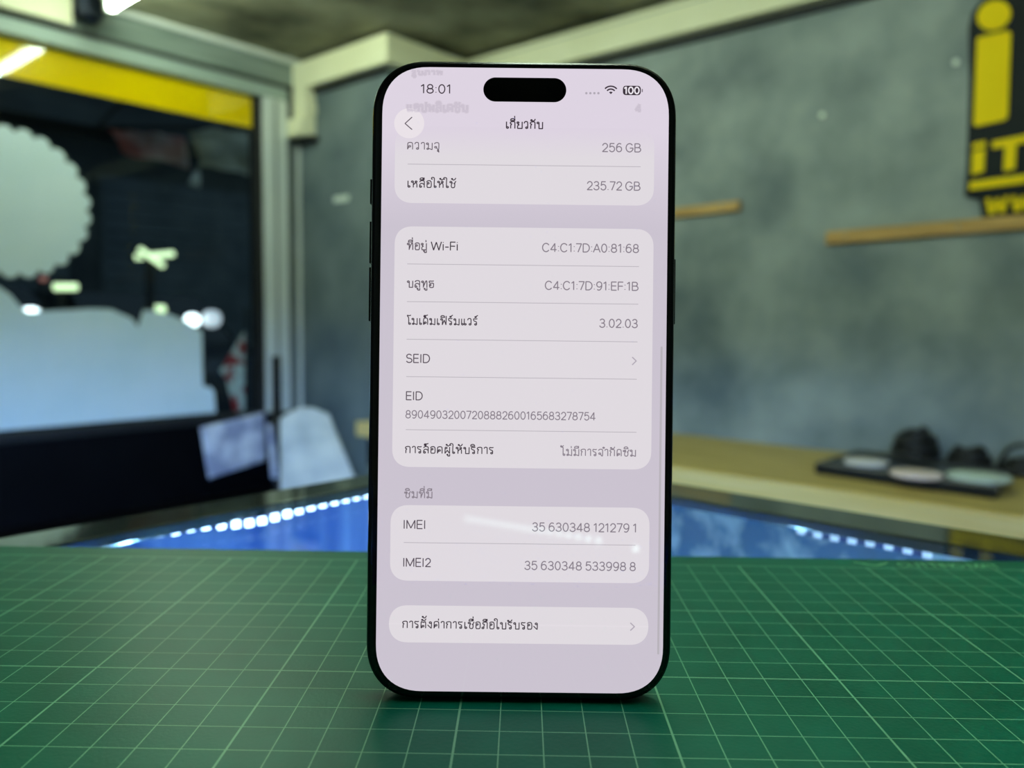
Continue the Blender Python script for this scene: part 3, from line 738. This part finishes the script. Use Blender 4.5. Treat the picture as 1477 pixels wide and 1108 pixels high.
# printed words and mark at the far edge of the mat
def mat_local(x, y):
    return MM.inverted() @ on_z(x, y, ZM)
st, wd = layout('CUTTING MAT')
a_ = mat_local(1306, 822); b_ = mat_local(1465, 829)
s = (b_.x - a_.x) / wd
obj('printed_words', ribbons([[(a_.x + x * s, 0.0522 + y * 0.0048) for x, y in k] for k in st], 0.0006, 0.00006), M['mat_print'], mat_root)
c_ = mat_local(1271, 822)
obj('printed_mark', ribbons([[(c_.x + 0.0065 * (k / 6 - 1), 0.0572 - 0.0042 * math.sin(k * math.pi / 12)) for k in range(13)], [(c_.x + 0.004 * (k / 3 - 1), 0.0556 - 0.0022 * math.sin(k * math.pi / 6)) for k in range(7)]], 0.0009, 0.00006), M['mat_print'], mat_root)

# ------------------------------------------------------------------ phone
LEAN = 0.08198
PW, PH, PD = 0.07624, 0.15972, 0.0083
pb = ROT @ Vector((0.002364, 0.19150, 0))
n_back = ROT @ Vector((0, 1, 0)); rx_ = ROT @ Vector((1, 0, 0))
up_ = Vector((0, 0, math.cos(LEAN))) + n_back * math.sin(LEAN)
fr_ = rx_.cross(up_)
PM = Matrix.Translation(Vector((pb.x, pb.y, ZM + 0.00055))) @ Matrix((rx_, up_, fr_)).transposed().to_4x4()
phone = thing('smartphone', (0, 0, 0), 'black smartphone standing upright on the green mat showing a settings page', 'phone', rot=PM)
PMi = PM.inverted()
def pl(x, y):
    """photo pixel -> point on the phone's front plane (local metres)"""
    d = ray(x, y); o_ = PMi @ CAM; dl = PMi.to_3x3() @ d; t_ = -o_.z / dl.z; v_ = o_ + dl * t_
    return v_.x, v_.y

def rrect(x0, x1, y0, y1, r, n=14, e=2.35):
    """rounded rectangle with squircle corners"""
    pts = []
    for (cx_, cy_, a0) in ((x1 - r, y1 - r, 0), (x0 + r, y1 - r, 90), (x0 + r, y0 + r, 180), (x1 - r, y0 + r, 270)):
        for k in range(n + 1):
            a = math.radians(a0 + 90 * k / n); c0, s0 = math.cos(a), math.sin(a)
            pts.append((cx_ + r * math.copysign(abs(c0) ** (2 / e), c0), cy_ + r * math.copysign(abs(s0) ** (2 / e), s0)))
    return pts
def ring_loft(sections, cap0=True, cap1=True):
    bm = bmesh.new(); R = []
    for pts, z in sections: R.append([bm.verts.new((x, y, z)) for x, y in pts])
    n = len(R[0])
    for A, B in zip(R, R[1:]):
        for k in range(n): bm.faces.new((A[k], A[(k + 1) % n], B[(k + 1) % n], B[k]))
    if cap0: bm.faces.new(R[0][::-1])
    if cap1: bm.faces.new(R[-1])
    return bm
def rr(i, r=0.0142): return rrect(-PW / 2 + i, PW / 2 - i, i, PH - i, r - i)
fr = obj('frame', ring_loft([(rr(0.0012), -0.0083), (rr(0.0004), -0.0078), (rr(0), -0.0068), (rr(0), -0.0016), (rr(0.0003), -0.0007), (rr(0.0009), -0.00015), (rr(0.0011), -0.0001)]), M['phone_frame'], phone)
obj('front_glass', ring_loft([(rr(0.0010), -0.0004), (rr(0.0011), -0.0001), (rr(0.0015), 0.0)]), M['phone_glass'], phone)
# buttons and antenna bands
def side_button(side, y0p, y1p):
    ya = pl(738, y1p)[1]; yb = pl(738, y0p)[1]; x = side * PW / 2
    bm = box(min(x - 0.0004, x + side * 0.0006), max(x - 0.0004, x + side * 0.0006), ya, yb, -0.0058, -0.0030, 0.0003)
    obj('side_button', bm, M['phone_frame'], phone)
side_button(-1, 256, 292); side_button(-1, 318, 379); side_button(-1, 385, 464); side_button(1, 368, 464)
for x in (-0.0245, 0.0245):
    obj('antenna_band', box(x - 0.0006, x + 0.0006, PH - 0.0002, PH + 0.00003, -0.0068, -0.0016), M['gasket'], phone)
obj('camera_plateau', ring_loft([([(x * 0.97, y) for x, y in rrect(-0.034, 0.034, PH - 0.042, PH - 0.004, 0.011)], -0.0115), (rrect(-0.034, 0.034, PH - 0.042, PH - 0.004, 0.012), -0.0108), (rrect(-0.034, 0.034, PH - 0.042, PH - 0.004, 0.012), -0.0080)]), M['phone_frame'], phone)
for (x, y) in ((0.020, PH - 0.013), (0.020, PH - 0.032), (0.003, PH - 0.022)):
    obj('lens', lathe((x, y, -0.0134), [(0.0066, 0), (0.0074, 0.0004), (0.0074, 0.0024)], 24), M['phone_glass'], phone)

def screen_mat(name, c, k=1.0, gloss=True):
    m_, nt_, b_, o_ = new_mat(name)
    b_.inputs['Base Color'].default_value = (0.0, 0.0, 0.0, 1); b_.inputs['Roughness'].default_value = 0.03
    b_.inputs['Specular IOR Level'].default_value = 0.5
    b_.inputs['Emission Color'].default_value = c; b_.inputs['Emission Strength'].default_value = k
    return m_
def screen_gradient(name, c_lo, c_hi, y_lo, y_hi, c_side=None):
    """page colour that fades along the height of the page"""
    m_ = screen_mat(name, c_lo); nt_ = m_.node_tree; b_ = nt_.nodes['Principled BSDF']
    t_ = nt_.nodes.new('ShaderNodeTexCoord'); s_ = nt_.nodes.new('ShaderNodeSeparateXYZ'); mr = nt_.nodes.new('ShaderNodeMapRange'); r_ = nt_.nodes.new('ShaderNodeValToRGB')
    nt_.links.new(t_.outputs['Object'], s_.inputs[0]); nt_.links.new(s_.outputs['Y'], mr.inputs['Value'])
    mr.inputs['From Min'].default_value = y_lo; mr.inputs['From Max'].default_value = y_hi
    r_.color_ramp.elements[0].color = c_lo; r_.color_ramp.elements[1].color = c_hi
    nt_.links.new(mr.outputs[0], r_.inputs['Fac']); nt_.links.new(r_.outputs['Color'], b_.inputs['Emission Color'])
    return m_
SCR_BG = lin(203, 195, 208); SCR_TOP = lin(222, 212, 226); CARD = lin(224, 218, 224)
M['scr_bg'] = screen_gradient('page_background', SCR_BG, SCR_TOP, 0.118, 0.142)
M['scr_card'] = screen_mat('page_card', CARD)
M['scr_card_fade'] = screen_gradient('page_card_fading_under_header', CARD, lin(221, 211, 225), 0.1355, 0.1425)
M['ink'] = screen_mat('dark_lettering', lin(62, 52, 62)); M['ink_mid'] = screen_mat('faded_lettering', lin(92, 82, 92))
M['ink_grey'] = screen_mat('grey_lettering', lin(134, 125, 136)); M['ink_light'] = screen_mat('light_grey_marks', lin(176, 168, 180))
M['ink_sep'] = screen_mat('separator_grey', lin(184, 178, 186)); M['ink_ghost'] = screen_mat('ghost_lettering', lin(203, 193, 207)); M['ink_haze'] = screen_mat('soft_ghost_lettering', lin(213, 203, 216)); M['ink_white'] = screen_mat('white_lettering', lin(236, 230, 238))
M['ink_btn'] = screen_mat('back_button_white', lin(234, 226, 232)); M['ink_black'] = M['phone_glass']

x0, y1 = pl(549.3, 0)[0], pl(738, 98)[1]
xa = pl(547.5, 500)[0]; xb = pl(961.0, 500)[0]; ya = pl(738, 998.5)[1]; yb = pl(738, 98.3)[1]
scr = obj('screen', ring_loft([(rrect(xa, xb, ya, yb, 0.0118), 0.00001), (rrect(xa, xb, ya, yb, 0.0118), 0.00004)]), M['scr_bg'], phone, label='lit lilac-white touch screen showing a Thai settings page')
ZS = 0.00004
def flat(name, pts, mat_, z):
    bm = bmesh.new(); bm.faces.new([bm.verts.new((x, y, z)) for x, y in pts]); return obj(name, bm, mat_, scr)
def card(xl, xr_, yt, ybm, r, mat_):
    ym = (yt + ybm) / 2
    X0, X1 = pl(xl, ym)[0], pl(xr_, ym)[0]; Y1, Y0 = pl((xl + xr_) / 2, yt)[1], pl((xl + xr_) / 2, ybm)[1]
    flat('card', rrect(X0, X1, Y0, Y1, r), mat_, ZS + 0.00001)
card(569.5, 943.5, 184, 294.8, 0.0046, M['scr_card_fade'])
card(567.5, 941.0, 328.5, 675.5, 0.0046, M['scr_card'])
card(563.0, 936.5, 730.5, 839.5, 0.0046, M['scr_card'])
card(561.0, 935.2, 875.0, 928.5, 0.0048, M['scr_card'])
ZT = ZS + 0.00003
def text(s_, xl, xr_, base, h, mat_, w=0.13, bold=1.0, z=ZT, ymax=1.0):
    """lettering from pixel xl to xr_ standing on the baseline that passes (xl, base); h = height in pixels"""
    st_, wd_ = layout(s_)
    xs = [p_[0] for k in st_ for p_ in k]
    lo, hi = min(xs), max(xs)
    A = pl(xl, base); B = pl(xr_, base); sx = (B[0] - A[0]) / (hi - lo); sy = h * (pl(xl, base - 10)[1] - A[1]) / 10
    obj('text', ribbons([[(A[0] + (x - lo) * sx, min(ymax, A[1] + y * sy)) for x, y in k] for k in st_], w * bold * sy, z), mat_, scr)
def rule(xl, xr_, y):
    A = pl(xl, y); B = pl(xr_, y + (xr_ - xl) * 0.0105)
    yy = (A[1] + B[1]) / 2
    flat('separator', [(A[0], yy - 0.00008), (B[0], yy - 0.00008), (B[0], yy + 0.00008), (A[0], yy + 0.00008)], M['ink_sep'], ZT)
def chevron(pts, w=0.00028, mat_='ink_light'):
    obj('chevron', ribbons([[pl(*p_) for p_ in pts]], w, ZT + 0.00001), M[mat_], scr)
L, Rr = 0, 0
# status bar
text('18:01', 607.5, 648.5, 134.3, 12.3, M['ink'], 0.115, 1.15)
for k in range(4):
    c_ = pl(845.7 + 5.8 * k, 134.6); flat('signal_dot', [(c_[0] + 0.00030 * math.cos(a * math.pi / 6), c_[1] + 0.00030 * math.sin(a * math.pi / 6)) for a in range(12)], M['ink_light'], ZT)
wc = pl(881, 136.0); mm = 0.000176
for r_, w_ in ((11.3, 2.0), (7.2, 2.0)):
    obj('wifi_arc', ribbons([[(wc[0] + r_ * mm * math.sin(a), wc[1] + r_ * mm * math.cos(a)) for a in [math.radians(-46 + 92 * k / 12) for k in range(13)]]], w_ * mm, ZT), M['ink'], scr)
flat('wifi_arc', [(wc[0], wc[1])] + [(wc[0] + 3.6 * mm * math.sin(a), wc[1] + 3.6 * mm * math.cos(a)) for a in [math.radians(-46 + 92 * k / 6) for k in range(7)]], M['ink'], ZT)
b0_, b1_ = pl(898.3, 137.3), pl(924.3, 124.0)
flat('battery', rrect(b0_[0], b1_[0], b0_[1], b1_[1], 0.00085), M['ink'], ZT)
nb_ = pl(926.3, 130.8); flat('battery', rrect(nb_[0] - 0.00015, nb_[0] + 0.00015, nb_[1] - 0.0004, nb_[1] + 0.0004, 0.00014), M['ink_grey'], ZT)
text('100', 900.6, 921.6, 135.2, 9.4, M['ink_white'], 0.17, 1.25, z=ZT + 0.00003)
i0, i1 = pl(697, 146.5), pl(817, 113.0)
flat('camera_island', rrect(i0[0], i1[0], i0[1], i1[1], (i1[1] - i0[1]) / 2 * 0.999, e=2.0), M['ink_black'], ZT)
# header
for w_, mt in ((0.62, 'ink_haze'), (0.34, 'ink_ghost')):
    zz = ZT - 0.00001 + (0.00001 if w_ < 0.5 else 0)
    text('แอปพลิเคชัน', 588, 674, 160.5, 9.2, M[mt], w_, z=zz)
    text('รูปภาพ', 594, 637, 107.5, 8.6, M[mt], w_ * 0.9, z=zz, ymax=yb - 0.0010)
    text('4', 917, 924, 161.5, 10.5, M[mt], w_ * 0.8, z=zz)
bc = pl(590.3, 178.0)
flat('back_button', [(bc[0] + 21.3 * mm * math.cos(a * math.pi / 24), bc[1] + 21.3 * mm * math.sin(a * math.pi / 24)) for a in range(48)], M['ink_btn'], ZT)
chevron([(594.3, 169.2), (584.3, 178.3), (594.3, 187.0)], 0.00024, 'ink_mid')
text('เกี่ยวกับ', 730.5, 782.5, 185.2, 9.4, M['ink'], 0.15, 1.15)
# rows
text('ความจุ', 588, 633, 215.4, 9.4, M['ink_mid'], 0.125)
text('256 GB', 869, 924, 218.8, 11.8, M['ink_grey'])
rule(588, 924, 237.0)
text('เหลือให้ใช้', 588.5, 657.5, 270.2, 9.2, M['ink'], 0.155)
text('235.72 GB', 847, 923, 273.8, 11.8, M['ink_grey'])
text('ที่อยู่', 587.5, 615, 360.2, 9.3, M['ink_mid'], 0.155); text('Wi-Fi', 622, 659.5, 360.8, 11.8, M['ink'])
text('C4:C1:7D:A0:81:68', 782.5, 920.8, 363.0, 11.8, M['ink_grey'])
rule(587.5, 921.5, 381.0)
text('บลูทูธ', 587.5, 625.5, 414.5, 9.2, M['ink_mid'], 0.155)
text('C4:C1:7D:91:EF:1B', 786.5, 920.2, 417.6, 11.8, M['ink_grey'])
rule(587, 920.5, 435.3)
text('โมเด็มเฟิร์มแวร์', 587.5, 689, 468.0, 8.9, M['ink'], 0.155)
text('3.02.03', 865, 919, 472.2, 11.8, M['ink_grey'])
rule(586.5, 919.5, 489.6)
text('SEID', 586.5, 619.5, 522.9, 11.8, M['ink_mid']); chevron([(912.0, 515.4), (917.6, 520.8), (912.0, 526.2)])
rule(586, 918.5, 543.5)
text('EID', 586.2, 609, 576.7, 11.6, M['ink_mid'])
text('89049032007208882600165683278754', 585.5, 858.5, 603.0, 10.8, M['ink_grey'])
rule(585.3, 918.0, 620.0)
text('การล็อคผู้ให้บริการ', 584.8, 711.5, 653.4, 9.0, M['ink'], 0.155)
text('ไม่มีการจำกัดซิม', 808.5, 916.5, 657.0, 9.0, M['ink_grey'], 0.15)
text('ซิมที่มี', 583.5, 623, 718.0, 9.0, M['ink_grey'], 0.15)
text('IMEI', 583.0, 612.5, 762.3, 11.8, M['ink_mid']); text('35 630348 121279 1', 768, 916.5, 766.0, 11.8, M['ink_grey'])
rule(582.5, 916.5, 782.8)
text('IMEI2', 582.4, 621, 817.0, 11.8, M['ink_mid']); text('35 630348 533998 8', 757, 916.2, 821.5, 11.8, M['ink_grey'])
text('การตั้งค่าการเชื่อถือใบรับรอง', 580.8, 775, 905.6, 9.2, M['ink'], 0.155); chevron([(909.3, 898.6), (915.0, 904.0), (909.3, 909.4)])
s0, s1 = pl(950.3, 944), pl(953.2, 500)
xs_ = (s0[0] + s1[0]) / 2
flat('scroll_bar', rrect(xs_ - 0.00026, xs_ + 0.00026, s0[1], s1[1], 0.00025), M['ink_sep'], ZT)

# ------------------------------------------------------------------ the street outside
M['asphalt'] = mottled('asphalt', lin(34, 36, 38), lin(52, 54, 56), 5, 0.8)
M['facade'] = mottled('dim_facade', lin(46, 50, 52), lin(72, 76, 74), 1.2, 0.8)
M['shutter'] = mottled('steel_shutter', lin(66, 74, 76), lin(92, 98, 98), 2, 0.5)
M['red_cloth'] = mottled('red_brown_cloth', lin(176, 84, 64), lin(226, 202, 184), 5, 0.8, lo=0.4, hi=0.62)
M['beige_cloth'] = mottled('beige_cloth', lin(150, 136, 96), lin(232, 222, 190), 4, 0.8, lo=0.36, hi=0.6)
M['pennant'] = mottled('red_and_white_print', lin(170, 34, 40), lin(226, 220, 214), 16, 0.6, detail=1, lo=0.47, hi=0.53)
M['car'] = mottled('dark_car_paint', lin(26, 32, 44), lin(40, 46, 58), 3, 0.25)
M['car_glass'] = mottled('dark_car_glass', lin(10, 14, 20), lin(16, 20, 26), 3, 0.1)
M['lamp_green'] = emitter('greenish_lamp_light', (0.80, 1.0, 0.55), 1.7)
M['lamp_white'] = emitter('white_headlight', (0.85, 0.93, 1.0), 5.0)
M['lamp_dim'] = emitter('dim_headlight', (0.80, 0.88, 1.0), 0.8)
M['lamp_red'] = emitter('red_tail_light', (1.0, 0.25, 0.12), 0.3)
obj('street', box(-9, 12, YW + 0.08, 14, -0.25, -0.15), M['asphalt'], kind='structure')
sh = thing('shop_house', (2, 11.0, -0.15), 'dim shophouse across the street with steel shutters', 'building')
obj('facade', box(-9, 12, 11.0, 11.3, -0.15, 7), M['facade'], sh)
obj('ledge', box(-9, 12, 10.3, 11.0, 3.35, 3.6), M['facade'], sh)
for x0 in (-1.6, 1.4, 4.4):
    s_ = obj('shutter', box(x0, x0 + 2.6, 10.97, 11.0, -0.15, 2.9), M['shutter'], sh)
    for k in range(18): obj('slat', box(x0 + 0.03, x0 + 2.57, 10.945, 10.975, -0.12 + k * 0.165, 0.02 + k * 0.165, 0.008), M['shutter'], s_)
# rolled cloths hanging outside, just above head height
def cloth(corners, n, amp, seed, mat_, label, nm='hanging_cloth'):
    return sheet(corners, n, amp, seed, nm, mat_, label=label, cat='cloth')
cloth([on_y(152, 186, 3.6), on_y(268, 196, 3.6), on_y(276, 241, 3.55), on_y(172, 222, 3.55)], 16, 0.05, 3, M['red_cloth'], 'red-brown cloth hanging outside below the yellow film')
cloth([on_y(276, 186, 3.5), on_y(361, 184, 3.5), on_y(361, 254, 3.45), on_y(292, 240, 3.45)], 16, 0.05, 8, M['beige_cloth'], 'beige folded cloth hanging outside next to the window post')
hk = on_y(289, 232, 3.48); ht = on_y(280, 268, 3.48)
tg = thing('hanging_weight', ht, 'small pale weight dangling on a cord outside the window', 'weight')
obj('cord', tube([hk, (hk + ht) / 2, ht], 0.003, 6), M['beige_cloth'], tg)
obj('weight', tube([ht + (hk - ht) * 0.55, ht + (hk - ht) * 0.3, ht], [0.010, 0.02, 0.026], 12), M['disc'], tg, smooth=True)
pv = [on_y(x, y, 3.10) for x, y in ((353, 478), (353, 596), (337, 592), (327, 548), (318, 535), (330, 515), (345, 490))]
pn = thing('banner', (pv[0].x, 3.1, -0.15), 'red and white printed banner outside against the window post', 'banner')
obj('sheet', prism([(v.x, 3.10, v.z) for v in pv], 0, 0.004, 'y'), M['pennant'], pn)
obj('pole', tube([(pv[0].x + 0.008, 3.102, pv[0].z + 0.1), (pv[0].x + 0.008, 3.102, -0.15)], 0.008, 8), M['gasket'], pn)
# lamps across the street
ra, rb = on_y(140, 183, 3.6), on_y(368, 184, 3.48)
aw = thing('awning_rail', (ra + rb) / 2, 'dark rail outside the window carrying the hanging cloths', 'rail')
obj('rail', tube([ra, (ra + rb) / 2, rb], 0.012, 8), M['gasket'], aw)
for e_ in (ra, rb): obj('bracket', tube([e_, Vector((e_.x, YW + 0.07, e_.z + 0.15))], 0.008, 6), M['gasket'], aw)
def bar_lamp(p0, p1, Y, r, label, nm='bar_lamp'):
    a, b__ = on_y(*p0, Y), on_y(*p1, Y); t_ = thing(nm, (a + b__) / 2, label, 'lamp')
    d_ = (b__ - a)
    obj('tube', tube([a, a + d_ / 3, a + d_ * 2 / 3, b__], r, 10), M['lamp_green'], t_, smooth=True)
    obj('housing', tube([a + Vector((0, 0.07, 0.0)) - d_ * 0.02, b__ + Vector((0, 0.07, 0.0)) + d_ * 0.02], r * 0.8, 8), M['gasket'], t_)
    m_ = (a + b__) / 2 + Vector((0, 0.06, 0.05)); obj('pole', tube([m_, Vector((m_.x, m_.y, -0.15))], 0.02, 8), M['gasket'], t_)
bar_lamp((196, 371), (250, 366), 5.6, 0.020, 'longer of two crossed glowing tube lamps across the street')
bar_lamp((201, 359), (236, 384), 5.4, 0.018, 'shorter slanting tube lamp of the crossed pair across the street')
bar_lamp((78, 414), (111, 414), 4.3, 0.018, 'glowing bar lamp outside below the round decal')
bar_lamp((215, 446), (237, 446), 5.9, 0.029, 'glowing bar lamp outside above the lettering decal')
def car(px, py, Y, label, lamps, tail=None):
    c = on_y(px, py, Y)
    t_ = thing('parked_car', (c.x, Y, -0.15), label, 'car')
    z0 = -0.15
    def sec(y_, w, zb, zt): return [Vector((c.x - w, y_, zb)), Vector((c.x + w, y_, zb)), Vector((c.x + w, y_, zt * 0.75 + zb * 0.25)), Vector((c.x + w * 0.9, y_, zt)), Vector((c.x - w * 0.9, y_, zt)), Vector((c.x - w, y_, zt * 0.75 + zb * 0.25))]
    def loft(S_):
        bm = bmesh.new(); R_ = [[bm.verts.new(v) for v in s__] for s__ in S_]
        for A, B in zip(R_, R_[1:]):
            for k in range(6): bm.faces.new((A[k], A[(k + 1) % 6], B[(k + 1) % 6], B[k]))
        bm.faces.new(R_[0][::-1]); bm.faces.new(R_[-1]); return bm
    obj('body', loft([sec(Y, 0.72, z0 + 0.3, z0 + 0.75), sec(Y + 0.15, 0.82, z0 + 0.22, z0 + 0.85), sec(Y + 1.1, 0.85, z0 + 0.2, z0 + 0.95), sec(Y + 3.2, 0.85, z0 + 0.2, z0 + 1.0), sec(Y + 3.9, 0.78, z0 + 0.3, z0 + 0.9)]), M['car'], t_)
    obj('cabin', loft([sec(Y + 1.0, 0.72, z0 + 0.9, z0 + 0.98), sec(Y + 1.6, 0.66, z0 + 0.9, z0 + 1.42), sec(Y + 2.7, 0.66, z0 + 0.9, z0 + 1.45), sec(Y + 3.4, 0.70, z0 + 0.9, z0 + 1.0)]), M['car_glass'], t_)
    for (lx, lz, r_, mt) in lamps:
        obj('headlight', lathe((lx, Y - 0.02, lz), [(r_ * 0.5, -0.03), (r_, 0.0), (r_, 0.06)], 16, 'y'), M[mt], t_)
    for sx in (-0.72, 0.72):
        for sy in (0.75, 3.1):
            obj('wheel', lathe((c.x + sx - 0.1, Y + sy, z0 + 0.31), [(0.2, 0), (0.31, 0.03), (0.31, 0.17), (0.2, 0.2)], 20, 'x'), M['cable'], t_)
h1 = on_y(278, 462, 6.2); h2 = on_y(306, 460, 6.2)
car(322, 470, 6.2, 'dark parked car across the street with two headlights behind the lettering decal', [(h1.x, h1.z, 0.05, 'lamp_white'), (h2.x, h2.z, 0.07, 'lamp_dim')])
h3 = on_y(45, 456, 4.6)
car(10, 470, 4.6, 'dark parked car close outside the window with one bright headlight', [(h3.x, h3.z, 0.045, 'lamp_white')])
tl_ = on_y(64, 402, 4.2)
tl = thing('post_lamp', (tl_.x, 4.2, -0.15), 'small red lamp on a dark post outside left of the bar lamp', 'lamp')
obj('lens', lathe((tl_.x, 4.2, tl_.z), [(0.008, -0.02), (0.013, 0), (0.013, 0.03)], 14, 'y'), M['lamp_red'], tl)
obj('post', tube([(tl_.x, 4.24, tl_.z + 0.03), (tl_.x, 4.24, -0.15)], 0.01, 8), M['gasket'], tl)
